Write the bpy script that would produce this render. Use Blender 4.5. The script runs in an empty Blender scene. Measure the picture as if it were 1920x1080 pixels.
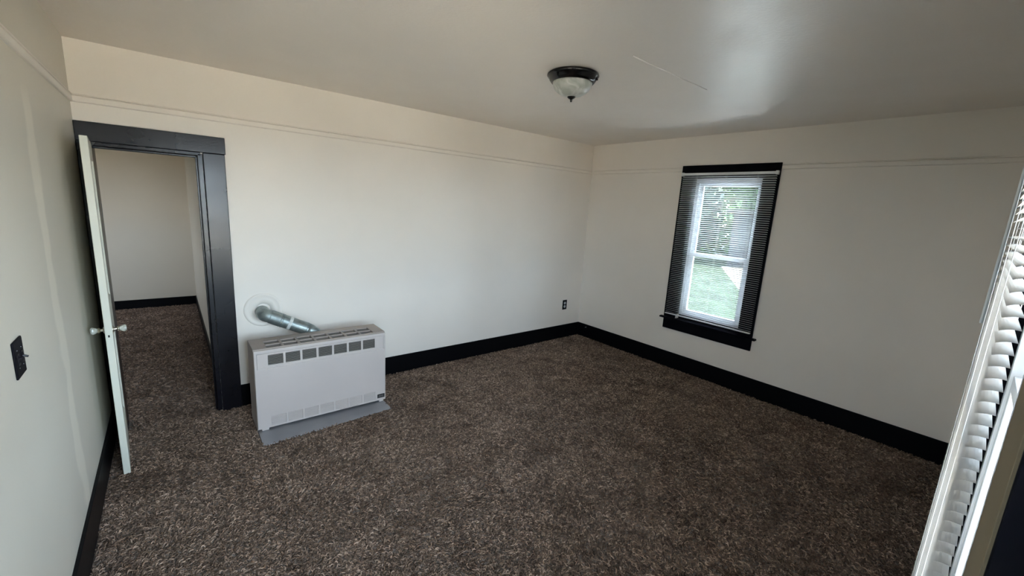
import bpy, bmesh, math, random
from mathutils import Vector, Matrix

random.seed(7)
SC = bpy.context.scene
COL = SC.collection
PI = math.pi

# ------------------------------------------------------------------ camera
cam_d = bpy.data.cameras.new('camera')
cam_d.sensor_fit = 'HORIZONTAL'
cam_d.sensor_width = 36.0
cam_d.lens = 36.0 * 785.70 / 1920.0
cam_d.clip_start = 0.01
cam_d.clip_end = 200
cam = bpy.data.objects.new('camera', cam_d)
COL.objects.link(cam)
_r, _u, _f = (0.7771, -0.6268, 0.0571), (0.0766, 0.1842, 0.9799), (0.6248, 0.7571, -0.1912)
cam.matrix_world = Matrix(((_r[0], _u[0], -_f[0], -4.5363),
                           (_r[1], _u[1], -_f[1], -3.9345),
                           (_r[2], _u[2], -_f[2], 1.7907),
                           (0, 0, 0, 1)))
SC.camera = cam

# ------------------------------------------------------------------ world, sun, exposure
SC.view_settings.view_transform = 'Standard'
SC.view_settings.look = 'None'
SC.view_settings.gamma = 1.0
SC.view_settings.use_curve_mapping = False
SC.view_settings.exposure = 2.93

W = bpy.data.worlds.new('sky_world')
SC.world = W
W.use_nodes = True
nt = W.node_tree
nt.nodes.clear()
o_ = nt.nodes.new('ShaderNodeOutputWorld')
bg = nt.nodes.new('ShaderNodeBackground')
sky = nt.nodes.new('ShaderNodeTexSky')
sky.sky_type = 'NISHITA'
sky.sun_disc = False
sky.sun_elevation = math.radians(52)
sky.sun_rotation = math.radians(-40)
sky.air_density = 1.0
sky.dust_density = 2.5
sky.ozone_density = 1.0
mixw = nt.nodes.new('ShaderNodeMix')
mixw.data_type = 'RGBA'
mixw.inputs[0].default_value = 0.72
mul = nt.nodes.new('ShaderNodeVectorMath')
mul.operation = 'SCALE'
mul.inputs['Scale'].default_value = 0.16
nt.links.new(sky.outputs[0], mul.inputs[0])
nt.links.new(mul.outputs[0], mixw.inputs[6])
mixw.inputs[7].default_value = (0.79, 0.90, 1.07, 1)     # bright hazy cloud
# the haze is brighter towards the open street side (-y)
wtc = nt.nodes.new('ShaderNodeTexCoord')
wsep = nt.nodes.new('ShaderNodeSeparateXYZ')
nt.links.new(wtc.outputs['Generated'], wsep.inputs[0])
wmr = nt.nodes.new('ShaderNodeMapRange')
wmr.interpolation_type = 'SMOOTHSTEP'
wmr.inputs['From Min'].default_value = 0.1
wmr.inputs['From Max'].default_value = -0.9
wmr.inputs['To Min'].default_value = 1.0
wmr.inputs['To Max'].default_value = 3.6
nt.links.new(wsep.outputs['Y'], wmr.inputs['Value'])
nt.links.new(mixw.outputs[2], bg.inputs[0])
wmx = nt.nodes.new('ShaderNodeMapRange')
wmx.interpolation_type = 'SMOOTHSTEP'
wmx.inputs['From Min'].default_value = 0.0
wmx.inputs['From Max'].default_value = 0.9
wmx.inputs['To Min'].default_value = 0.0
wmx.inputs['To Max'].default_value = 3.2
nt.links.new(wsep.outputs['X'], wmx.inputs['Value'])
wad = nt.nodes.new('ShaderNodeMath')
wad.operation = 'ADD'
nt.links.new(wmr.outputs[0], wad.inputs[0])
nt.links.new(wmx.outputs[0], wad.inputs[1])
nt.links.new(wad.outputs[0], bg.inputs[1])
SC.cycles.max_bounces = 16
SC.cycles.diffuse_bounces = 10
SC.cycles.transparent_max_bounces = 16
nt.links.new(bg.outputs[0], o_.inputs[0])

sun_d = bpy.data.lights.new('sun', 'SUN')
sun_d.energy = 7.0
sun_d.angle = math.radians(1.5)
sun_d.color = (1.0, 0.94, 0.84)
sun = bpy.data.objects.new('sun', sun_d)
COL.objects.link(sun)
sun.location = (-10, 8, 20)
sun.rotation_euler = Vector((0.03, -0.58, -0.95)).to_track_quat('-Z', 'Y').to_euler()


def portal(name, loc, normal, sx, sz):
    d = bpy.data.lights.new(name, 'AREA')
    d.shape = 'RECTANGLE'
    d.size, d.size_y = sx, sz
    d.cycles.is_portal = True
    o = bpy.data.objects.new(name, d)
    COL.objects.link(o)
    o.location = loc
    o.rotation_euler = Vector(normal).to_track_quat('-Z', 'Y').to_euler()


# ------------------------------------------------------------------ main dimensions
RW = 4.958          # room width (x from -RW to 0)
RH = 2.65           # ceiling height
BBH = 0.196         # baseboard height
FA = Vector((-3.467, -3.939, 0))                 # front wall frame: near end of the front blind
FU = (Vector((-2.5, -3.895, 0)) - FA).normalized()
FANG = math.atan2(FU.y, FU.x)
portal('sky_portal', (0.16, -1.83, 1.44), (-1, 0, 0), 0.74, 1.6)
_n = Vector((-FU.y, FU.x, 0))
portal('sky_portal', FA + FU * 0.42 - _n * 0.2 + Vector((0, 0, 1.44)), _n, 0.86, 1.6)
portal('sky_portal', FA - FU * 0.64 - _n * 0.2 + Vector((0, 0, 1.44)), _n, 0.86, 1.6)
portal('sky_portal', (-RW - 0.16, -3.2, 1.44), (1, 0, 0), 0.86, 1.6)
portal('sky_portal', (-7.3, 2.05, 1.55), (1, 0, 0), 0.9, 1.1)

# ------------------------------------------------------------------ helpers


def newmat(name):
    m = bpy.data.materials.new(name)
    m.use_nodes = True
    t = m.node_tree
    t.nodes.clear()
    out = t.nodes.new('ShaderNodeOutputMaterial')
    b = t.nodes.new('ShaderNodeBsdfPrincipled')
    t.links.new(b.outputs[0], out.inputs[0])
    return m, t, b, out


def simple(name, col, rough=0.5, metal=0.0, spec=0.5, bump=0.0, bscale=200, var=0.0, vscale=6, rvar=0.0):
    m, t, b, out = newmat(name)
    b.inputs['Base Color'].default_value = (*col, 1)
    b.inputs['Roughness'].default_value = rough
    b.inputs['Metallic'].default_value = metal
    b.inputs['Specular IOR Level'].default_value = spec
    tc = t.nodes.new('ShaderNodeTexCoord')
    if var > 0:
        n = t.nodes.new('ShaderNodeTexNoise')
        n.inputs['Scale'].default_value = vscale
        n.inputs['Detail'].default_value = 4
        t.links.new(tc.outputs['Object'], n.inputs['Vector'])
        r = t.nodes.new('ShaderNodeValToRGB')
        r.color_ramp.elements[0].position = 0.3
        r.color_ramp.elements[1].position = 0.7
        r.color_ramp.elements[0].color = (*[c * (1 - var) for c in col], 1)
        r.color_ramp.elements[1].color = (*[min(1, c * (1 + var)) for c in col], 1)
        t.links.new(n.outputs['Fac'], r.inputs[0])
        t.links.new(r.outputs[0], b.inputs['Base Color'])
    if rvar > 0:
        n2 = t.nodes.new('ShaderNodeTexNoise')
        n2.inputs['Scale'].default_value = 2.2
        n2.inputs['Detail'].default_value = 5
        t.links.new(tc.outputs['Object'], n2.inputs['Vector'])
        mr = t.nodes.new('ShaderNodeMapRange')
        mr.inputs['From Min'].default_value = 0.3
        mr.inputs['From Max'].default_value = 0.7
        mr.inputs['To Min'].default_value = rough - rvar
        mr.inputs['To Max'].default_value = rough + rvar
        t.links.new(n2.outputs['Fac'], mr.inputs['Value'])
        t.links.new(mr.outputs[0], b.inputs['Roughness'])
    if bump > 0:
        n3 = t.nodes.new('ShaderNodeTexNoise')
        n3.inputs['Scale'].default_value = bscale
        n3.inputs['Detail'].default_value = 3
        t.links.new(tc.outputs['Object'], n3.inputs['Vector'])
        bp = t.nodes.new('ShaderNodeBump')
        bp.inputs['Strength'].default_value = bump
        bp.inputs['Distance'].default_value = 0.002
        t.links.new(n3.outputs['Fac'], bp.inputs['Height'])
        t.links.new(bp.outputs[0], b.inputs['Normal'])
    return m


def link(o, parent=None):
    COL.objects.link(o)
    if parent is not None:
        o.parent = parent
    return o


def obj(name, bm, mat, parent=None, bevel=0.0, seg=2, smooth=False, loc=None):
    bmesh.ops.recalc_face_normals(bm, faces=bm.faces)
    me = bpy.data.meshes.new(name)
    bm.to_mesh(me)
    bm.free()
    me.materials.append(mat)
    o = bpy.data.objects.new(name, me)
    link(o, parent)
    if loc is not None:
        o.location = loc
    if smooth:
        for p in me.polygons:
            p.use_smooth = True
    if bevel > 0:
        md = o.modifiers.new('bevel', 'BEVEL')
        md.width = bevel
        md.segments = seg
        md.limit_method = 'ANGLE'
        md.angle_limit = math.radians(40)
    return o


def empty(name, loc=(0, 0, 0), rotz=0, parent=None):
    o = bpy.data.objects.new(name, None)
    o.empty_display_size = 0.1
    link(o, parent)
    o.location = loc
    o.rotation_euler = (0, 0, rotz)
    return o


def tag(o, label=None, cat=None, group=None, kind=None):
    if label:
        o['label'] = label
    if cat:
        o['category'] = cat
    if group:
        o['group'] = group
    if kind:
        o['kind'] = kind
    return o


def box(bm, lo, hi):
    x0, y0, z0 = lo
    x1, y1, z1 = hi
    v = [bm.verts.new(p) for p in ((x0, y0, z0), (x1, y0, z0), (x1, y1, z0), (x0, y1, z0),
                                   (x0, y0, z1), (x1, y0, z1), (x1, y1, z1), (x0, y1, z1))]
    for f in ((0, 3, 2, 1), (4, 5, 6, 7), (0, 1, 5, 4), (1, 2, 6, 5), (2, 3, 7, 6), (3, 0, 4, 7)):
        bm.faces.new([v[i] for i in f])


def B(*boxes):
    bm = bmesh.new()
    for lo, hi in boxes:
        box(bm, lo, hi)
    return bm


def grid(bm, us, vs, solid, d0, d1, place):
    """A slab with holes: cells of us x vs kept where solid(i,j); place(u,v,d) -> point."""
    V = {}

    def vert(i, j, k):
        key = (i, j, k)
        if key not in V:
            V[key] = bm.verts.new(place(us[i], vs[j], d1 if k else d0))
        return V[key]
    nu, nv = len(us) - 1, len(vs) - 1
    S = lambda i, j: 0 <= i < nu and 0 <= j < nv and solid(i, j)
    for i in range(nu):
        for j in range(nv):
            if not S(i, j):
                continue
            for k in (0, 1):
                bm.faces.new([vert(i, j, k), vert(i + 1, j, k), vert(i + 1, j + 1, k), vert(i, j + 1, k)])
            if not S(i - 1, j):
                bm.faces.new([vert(i, j, 0), vert(i, j + 1, 0), vert(i, j + 1, 1), vert(i, j, 1)])
            if not S(i + 1, j):
                bm.faces.new([vert(i + 1, j, 0), vert(i + 1, j, 1), vert(i + 1, j + 1, 1), vert(i + 1, j + 1, 0)])
            if not S(i, j - 1):
                bm.faces.new([vert(i, j, 0), vert(i, j, 1), vert(i + 1, j, 1), vert(i + 1, j, 0)])
            if not S(i, j + 1):
                bm.faces.new([vert(i, j + 1, 0), vert(i + 1, j + 1, 0), vert(i + 1, j + 1, 1), vert(i, j + 1, 1)])
    return bm


def slab(us_range, vs_range, holes, d0, d1, place):
    """Slab with rectangular holes [(u0,u1,v0,v1)]"""
    us = sorted(set([us_range[0], us_range[1]] + [h[0] for h in holes] + [h[1] for h in holes]))
    vs = sorted(set([vs_range[0], vs_range[1]] + [h[2] for h in holes] + [h[3] for h in holes]))

    def solid(i, j):
        cu, cv = (us[i] + us[i + 1]) / 2, (vs[j] + vs[j + 1]) / 2
        return not any(h[0] < cu < h[1] and h[2] < cv < h[3] for h in holes)
    return grid(bmesh.new(), us, vs, solid, d0, d1, place)


def lathe(bm, prof, seg=40, mat=None):
    """profile [(r,z)] around z, mat transforms"""
    rings = []
    for r, z in prof:
        ring = []
        if r < 1e-6:
            ring = [bm.verts.new((0, 0, z))]
        else:
            ring = [bm.verts.new((r * math.cos(2 * PI * k / seg), r * math.sin(2 * PI * k / seg), z)) for k in range(seg)]
        rings.append(ring)
    for a, b in zip(rings, rings[1:]):
        if len(a) == 1 and len(b) == 1:
            continue
        for k in range(seg):
            k2 = (k + 1) % seg
            if len(a) == 1:
                bm.faces.new((a[0], b[k], b[k2]))
            elif len(b) == 1:
                bm.faces.new((a[k], b[0], a[k2]))
            else:
                bm.faces.new((a[k], b[k], b[k2], a[k2]))
    if mat is not None:
        vs = [v for r in rings for v in r]
        bmesh.ops.transform(bm, matrix=mat, verts=vs)
    return bm


def sweep(bm, pts, radii, seg=24, cap=True):
    pts = [Vector(p) for p in pts]
    if not hasattr(radii, '__len__'):
        radii = [radii] * len(pts)
    n = len(pts)
    up = None
    rings = []
    for i in range(n):
        t = (pts[min(i + 1, n - 1)] - pts[max(i - 1, 0)]).normalized()
        if up is None:
            a = Vector((0, 0, 1)) if abs(t.z) < 0.9 else Vector((1, 0, 0))
            up = (a - t * a.dot(t)).normalized()
        else:
            up = (up - t * up.dot(t)).normalized()
        s = t.cross(up)
        rings.append([bm.verts.new(pts[i] + (up * math.cos(2 * PI * k / seg) + s * math.sin(2 * PI * k / seg)) * radii[i])
                      for k in range(seg)])
    for a, b in zip(rings, rings[1:]):
        for k in range(seg):
            k2 = (k + 1) % seg
            bm.faces.new((a[k], a[k2], b[k2], b[k]))
    if cap:
        bm.faces.new(rings[0][::-1])
        bm.faces.new(rings[-1])
    return bm


def along(axis_from, axis_to):
    """matrix placing local z along the axis, origin at axis_from"""
    d = Vector(axis_to) - Vector(axis_from)
    return Matrix.Translation(axis_from) @ d.to_track_quat('Z', 'Y').to_matrix().to_4x4()


# ------------------------------------------------------------------ materials
def wall_paint(name, col, streak=False):
    m, t, b, out = newmat(name)
    tc = t.nodes.new('ShaderNodeTexCoord')
    n = t.nodes.new('ShaderNodeTexNoise')
    n.inputs['Scale'].default_value = 1.3
    n.inputs['Detail'].default_value = 3
    t.links.new(tc.outputs['Object'], n.inputs['Vector'])
    r = t.nodes.new('ShaderNodeValToRGB')
    r.color_ramp.elements[0].position = 0.3
    r.color_ramp.elements[1].position = 0.72
    r.color_ramp.elements[0].color = (*[c * 0.965 for c in col], 1)
    r.color_ramp.elements[1].color = (*[c * 1.02 for c in col], 1)
    t.links.new(n.outputs['Fac'], r.inputs[0])
    colout = r.outputs[0]
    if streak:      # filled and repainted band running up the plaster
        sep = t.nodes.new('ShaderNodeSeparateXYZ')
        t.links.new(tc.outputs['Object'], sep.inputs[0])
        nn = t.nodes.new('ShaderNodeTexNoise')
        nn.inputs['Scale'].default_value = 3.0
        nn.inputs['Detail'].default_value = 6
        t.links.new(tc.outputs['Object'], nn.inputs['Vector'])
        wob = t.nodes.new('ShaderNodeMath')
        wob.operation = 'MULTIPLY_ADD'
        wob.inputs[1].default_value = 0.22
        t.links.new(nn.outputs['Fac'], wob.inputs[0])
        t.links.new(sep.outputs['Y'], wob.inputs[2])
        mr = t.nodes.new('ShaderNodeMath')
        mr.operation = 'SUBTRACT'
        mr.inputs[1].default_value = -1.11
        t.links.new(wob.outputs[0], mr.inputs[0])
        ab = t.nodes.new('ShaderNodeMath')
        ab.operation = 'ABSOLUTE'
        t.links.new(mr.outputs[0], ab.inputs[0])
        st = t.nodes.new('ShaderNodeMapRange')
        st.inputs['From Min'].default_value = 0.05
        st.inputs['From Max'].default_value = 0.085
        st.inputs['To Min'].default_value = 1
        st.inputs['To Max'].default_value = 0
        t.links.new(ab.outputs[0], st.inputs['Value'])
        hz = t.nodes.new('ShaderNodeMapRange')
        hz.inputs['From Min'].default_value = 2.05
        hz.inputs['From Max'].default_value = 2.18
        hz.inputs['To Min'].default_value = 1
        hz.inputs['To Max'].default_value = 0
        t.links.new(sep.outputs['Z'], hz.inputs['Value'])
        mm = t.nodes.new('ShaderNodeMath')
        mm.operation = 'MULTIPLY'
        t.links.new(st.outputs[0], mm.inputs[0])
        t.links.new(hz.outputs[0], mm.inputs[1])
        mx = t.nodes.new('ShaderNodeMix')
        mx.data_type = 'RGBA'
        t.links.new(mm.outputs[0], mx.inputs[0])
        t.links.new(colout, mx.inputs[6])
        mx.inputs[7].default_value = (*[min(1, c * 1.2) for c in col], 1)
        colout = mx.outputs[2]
    t.links.new(colout, b.inputs['Base Color'])
    b.inputs['Roughness'].default_value = 0.42
    b.inputs['Specular IOR Level'].default_value = 0.45
    n2 = t.nodes.new('ShaderNodeTexNoise')
    n2.inputs['Scale'].default_value = 90
    n2.inputs['Detail'].default_value = 4
    t.links.new(tc.outputs['Object'], n2.inputs['Vector'])
    n4 = t.nodes.new('ShaderNodeTexNoise')
    n4.inputs['Scale'].default_value = 4
    n4.inputs['Detail'].default_value = 2
    t.links.new(tc.outputs['Object'], n4.inputs['Vector'])
    ad = t.nodes.new('ShaderNodeMath')
    ad.operation = 'MULTIPLY_ADD'
    ad.inputs[1].default_value = 6.0
    t.links.new(n4.outputs['Fac'], ad.inputs[0])
    t.links.new(n2.outputs['Fac'], ad.inputs[2])
    bp = t.nodes.new('ShaderNodeBump')
    bp.inputs['Strength'].default_value = 0.25
    bp.inputs['Distance'].default_value = 0.0015
    t.links.new(ad.outputs[0], bp.inputs['Height'])
    t.links.new(bp.outputs[0], b.inputs['Normal'])
    return m


M = {}
M['wall'] = wall_paint('cream_wall_paint', (0.86, 0.81, 0.745))
M['wall_streak'] = wall_paint('patched_shaded_cream_paint', (0.66, 0.625, 0.54), True)  # base darker than the other walls, standing in for shade and vignetting
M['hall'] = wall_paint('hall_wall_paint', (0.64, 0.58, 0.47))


def ceiling_mat():
    m, t, b, out = newmat('semi_gloss_ceiling_paint')
    tc = t.nodes.new('ShaderNodeTexCoord')
    b.inputs['Base Color'].default_value = (0.80, 0.745, 0.68, 1)
    b.inputs['Specular IOR Level'].default_value = 0.5
    n1 = t.nodes.new('ShaderNodeTexNoise')
    n1.inputs['Scale'].default_value = 3.5
    n1.inputs['Detail'].default_value = 6
    t.links.new(tc.outputs['Object'], n1.inputs['Vector'])
    mr = t.nodes.new('ShaderNodeMapRange')
    mr.inputs['From Min'].default_value = 0.3
    mr.inputs['From Max'].default_value = 0.7
    mr.inputs['To Min'].default_value = 0.30
    mr.inputs['To Max'].default_value = 0.47
    t.links.new(n1.outputs['Fac'], mr.inputs['Value'])
    t.links.new(mr.outputs[0], b.inputs['Roughness'])
    n2 = t.nodes.new('ShaderNodeTexNoise')
    n2.inputs['Scale'].default_value = 55
    n2.inputs['Detail'].default_value = 4
    n3 = t.nodes.new('ShaderNodeTexNoise')
    n3.inputs['Scale'].default_value = 2.2
    n3.inputs['Detail'].default_value = 3
    for q in (n2, n3):
        t.links.new(tc.outputs['Object'], q.inputs['Vector'])
    ad = t.nodes.new('ShaderNodeMath')
    ad.operation = 'MULTIPLY_ADD'
    ad.inputs[1].default_value = 5.0
    t.links.new(n3.outputs['Fac'], ad.inputs[0])
    t.links.new(n2.outputs['Fac'], ad.inputs[2])
    bp = t.nodes.new('ShaderNodeBump')
    bp.inputs['Strength'].default_value = 0.7
    bp.inputs['Distance'].default_value = 0.002
    t.links.new(ad.outputs[0], bp.inputs['Height'])
    t.links.new(bp.outputs[0], b.inputs['Normal'])
    return m


M['ceiling'] = ceiling_mat()


def carpet_mat():
    m, t, b, out = newmat('brown_shag_carpet')
    tc = t.nodes.new('ShaderNodeTexCoord')
    vo = t.nodes.new('ShaderNodeTexVoronoi')
    vo.inputs['Scale'].default_value = 120
    nz = t.nodes.new('ShaderNodeTexNoise')
    nz.inputs['Scale'].default_value = 170
    nz.inputs['Detail'].default_value = 3
    big = t.nodes.new('ShaderNodeTexNoise')
    big.inputs['Scale'].default_value = 2.4
    big.inputs['Detail'].default_value = 7
    big.inputs['Roughness'].default_value = 0.65
    for q in (vo, nz, big):
        t.links.new(tc.outputs['Object'], q.inputs['Vector'])
    r = t.nodes.new('ShaderNodeValToRGB')
    e = r.color_ramp.elements
    e[0].position, e[0].color = 0.30, (0.115, 0.088, 0.072, 1)
    e[1].position, e[1].color = 0.72, (0.42, 0.345, 0.295, 1)
    t.links.new(nz.outputs['Fac'], r.inputs[0])
    r2 = t.nodes.new('ShaderNodeValToRGB')  # broad tone mottle in the colour, imitating pile-direction shading
    r2.color_ramp.elements[0].position, r2.color_ramp.elements[0].color = 0.32, (0.72, 0.70, 0.68, 1)
    r2.color_ramp.elements[1].position, r2.color_ramp.elements[1].color = 0.66, (1.12, 1.1, 1.08, 1)
    t.links.new(big.outputs['Fac'], r2.inputs[0])
    mx = t.nodes.new('ShaderNodeMix')
    mx.data_type = 'RGBA'
    mx.blend_type = 'MULTIPLY'
    mx.inputs[0].default_value = 1.0
    t.links.new(r.outputs[0], mx.inputs[6])
    t.links.new(r2.outputs[0], mx.inputs[7])
    t.links.new(mx.outputs[2], b.inputs['Base Color'])
    b.inputs['Roughness'].default_value = 0.85
    b.inputs['Specular IOR Level'].default_value = 0.2
    b.inputs['Sheen Weight'].default_value = 0.25
    b.inputs['Sheen Roughness'].default_value = 0.5
    ad = t.nodes.new('ShaderNodeMath')
    ad.operation = 'MULTIPLY_ADD'
    ad.inputs[1].default_value = 0.8
    t.links.new(vo.outputs['Distance'], ad.inputs[0])
    t.links.new(nz.outputs['Fac'], ad.inputs[2])
    bp = t.nodes.new('ShaderNodeBump')
    bp.inputs['Strength'].default_value = 1.0
    bp.inputs['Distance'].default_value = 0.012
    t.links.new(ad.outputs[0], bp.inputs['Height'])
    t.links.new(bp.outputs[0], b.inputs['Normal'])
    return m


M['carpet'] = carpet_mat()
M['black'] = simple('black_gloss_trim_paint', (0.0055, 0.0052, 0.0085), 0.27, spec=0.5, bump=0.16, bscale=60, rvar=0.04)
M['black_window'] = simple('black_window_trim_paint', (0.0035, 0.0035, 0.006), 0.42, spec=0.06, bump=0.1, bscale=50)
M['black_base'] = simple('black_baseboard_paint', (0.003, 0.003, 0.004), 0.4, spec=0.12, bump=0.2, bscale=60)
M['rail'] = M['wall']
M['wall_matte'] = simple('flat_tan_paint', (0.24, 0.195, 0.13), 0.95, spec=0.02)
M['vinyl'] = simple('white_vinyl', (0.80, 0.82, 0.85), 0.32)
M['door'] = simple('white_door_paint', (0.66, 0.66, 0.57), 0.35, bump=0.15, bscale=40)
M['blind'] = None
M['plastic_white'] = simple('white_plastic', (0.78, 0.79, 0.80), 0.4)
M['heater_front'] = simple('lit_grey_enamel', (0.55, 0.50, 0.475), 0.42, var=0.03, vscale=3)  # lighter copy of the body enamel, window light put into the colour
M['heater_body'] = simple('shaded_taupe_enamel', (0.33, 0.285, 0.255), 0.45, var=0.04, vscale=4)  # darker copy of the front enamel, shade put into the colour
M['heater_dark'] = simple('heater_interior', (0.055, 0.05, 0.045), 0.8)
M['louver'] = simple('grille_louver_enamel', (0.22, 0.20, 0.18), 0.5)
M['lettering'] = simple('pale_badge_lettering', (0.16, 0.16, 0.165), 0.5)
M['sheet'] = simple('dull_grey_sheet_metal', (0.36, 0.365, 0.385), 0.42, metal=0.55, var=0.08, vscale=5, rvar=0.08)
M['galv'] = simple('galvanised_steel', (0.30, 0.345, 0.34), 0.45, metal=0.8, var=0.25, vscale=22, rvar=0.1)
M['tape'] = simple('pale_foil_tape', (0.62, 0.65, 0.63), 0.5)
M['bronze'] = simple('dark_bronze_lamp_metal', (0.005, 0.0045, 0.0045), 0.16, metal=0.0, spec=0.4)
M['brass'] = simple('silvery_knob_metal', (0.62, 0.58, 0.50), 0.25, metal=1.0)
M['hole'] = simple('dark_recess', (0.01, 0.01, 0.01), 0.9)
M['wand'] = simple('clear_white_wand', (0.72, 0.76, 0.78), 0.2)
M['cord'] = simple('white_cord', (0.78, 0.78, 0.78), 0.7)
M['outlet'] = simple('grey_white_receptacle', (0.55, 0.56, 0.57), 0.4)
M['steel'] = simple('small_steel_fitting', (0.6, 0.6, 0.6), 0.3, metal=1.0)


def blind_mat():
    m, t, b, out = newmat('white_slat_enamel')
    b.inputs['Base Color'].default_value = (0.74, 0.74, 0.72, 1)
    b.inputs['Roughness'].default_value = 0.45
    tr = t.nodes.new('ShaderNodeBsdfTranslucent')
    tr.inputs[0].default_value = (0.75, 0.75, 0.78, 1)
    mx = t.nodes.new('ShaderNodeMixShader')
    mx.inputs[0].default_value = 0.25
    t.links.new(b.outputs[0], mx.inputs[1])
    t.links.new(tr.outputs[0], mx.inputs[2])
    t.links.new(mx.outputs[0], out.inputs[0])
    return m


M['blind'] = blind_mat()


def glass_mat():
    m = bpy.data.materials.new('window_glass')
    m.use_nodes = True
    t = m.node_tree
    t.nodes.clear()
    out = t.nodes.new('ShaderNodeOutputMaterial')
    tr = t.nodes.new('ShaderNodeBsdfTransparent')
    tr.inputs[0].default_value = (0.93, 0.96, 0.95, 1)
    gl = t.nodes.new('ShaderNodeBsdfGlossy')
    gl.inputs['Roughness'].default_value = 0.0
    fr = t.nodes.new('ShaderNodeFresnel')
    fr.inputs['IOR'].default_value = 1.45
    mx = t.nodes.new('ShaderNodeMixShader')
    t.links.new(fr.outputs[0], mx.inputs[0])
    t.links.new(tr.outputs[0], mx.inputs[1])
    t.links.new(gl.outputs[0], mx.inputs[2])
    t.links.new(mx.outputs[0], out.inputs[0])
    return m


M['glass'] = glass_mat()


def lampglass_mat():
    m, t, b, out = newmat('alabaster_lamp_glass')
    tc = t.nodes.new('ShaderNodeTexCoord')
    n = t.nodes.new('ShaderNodeTexNoise')
    n.inputs['Scale'].default_value = 14
    n.inputs['Detail'].default_value = 3
    n.inputs['Distortion'].default_value = 1.2
    t.links.new(tc.outputs['Object'], n.inputs['Vector'])
    r = t.nodes.new('ShaderNodeValToRGB')
    r.color_ramp.elements[0].position, r.color_ramp.elements[0].color = 0.35, (0.34, 0.36, 0.33, 1)
    r.color_ramp.elements[1].position, r.color_ramp.elements[1].color = 0.68, (0.60, 0.63, 0.60, 1)
    t.links.new(n.outputs['Fac'], r.inputs[0])
    t.links.new(r.outputs[0], b.inputs['Base Color'])
    b.inputs['Roughness'].default_value = 0.35
    b.inputs['Subsurface Weight'].default_value = 0.25
    b.inputs['Subsurface Radius'].default_value = (0.03, 0.03, 0.03)
    return m


M['lampglass'] = lampglass_mat()


def crystal_mat():
    m, t, b, out = newmat('clear_knob_glass')
    b.inputs['Base Color'].default_value = (0.86, 0.87, 0.80, 1)
    b.inputs['Roughness'].default_value = 0.12
    b.inputs['IOR'].default_value = 1.5
    b.inputs['Transmission Weight'].default_value = 0.70
    return m


M['crystal'] = crystal_mat()
M['lawn'] = simple('lawn_grass', (0.011, 0.019, 0.011), 0.9, spec=0.1, var=0.35, vscale=1.3, bump=1.0, bscale=12)
M['concrete'] = simple('pale_concrete', (0.075, 0.073, 0.07), 0.9, spec=0.2, var=0.06, vscale=1.5)
M['siding'] = simple('pale_grey_siding', (0.045, 0.047, 0.052), 0.7, spec=0.2, var=0.04, vscale=1)
M['roofing'] = simple('grey_roof_shingle', (0.05, 0.05, 0.05), 0.95, spec=0.05)
M['bark'] = simple('tree_bark', (0.05, 0.04, 0.03), 0.9)
M['bounce_pale'] = simple('pale_bounce_concrete', (0.66, 0.66, 0.67), 0.9, spec=0.2, var=0.05, vscale=1.5)  # for the unseen slab, kept bright to throw light inside
M['street'] = simple('warm_bounce_paving', (0.68, 0.565, 0.44), 0.9, spec=0.2, var=0.05, vscale=1.5)  # bright warm tone chosen to bounce warm light up into the room
M['leaf'] = simple('tree_leaves', (0.032, 0.075, 0.018), 0.6, spec=0.3, var=0.5, vscale=2.5)
M['leaf_dark'] = simple('dark_tree_leaves', (0.012, 0.028, 0.016), 0.6, spec=0.3, var=0.5, vscale=2.5)

# ------------------------------------------------------------------ room shell
P_back = lambda u, v, d: (u, d, v)       # x,z slab, depth along y
P_side = lambda u, v, d: (d, u, v)       # y,z slab, depth along x
P_flat = lambda u, v, d: (u, v, d)

OPX0, OPX1, OPZ = -4.888, -4.318, 2.030      # door opening in the back wall
LY0, LY1 = -3.62, -2.78                      # window opening added in the left wall for daylight, out of view
WY0, WY1, WZ0, WZ1 = -2.19, -1.475, 0.66, 2.205   # window opening in the right wall

tag(obj('floor', B(((-7.4, -4.75, -0.12), (0.14, 4.4, 0.0))), M['carpet']), 'brown shag carpet covering the floor of room and hall', None, kind='structure')


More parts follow.
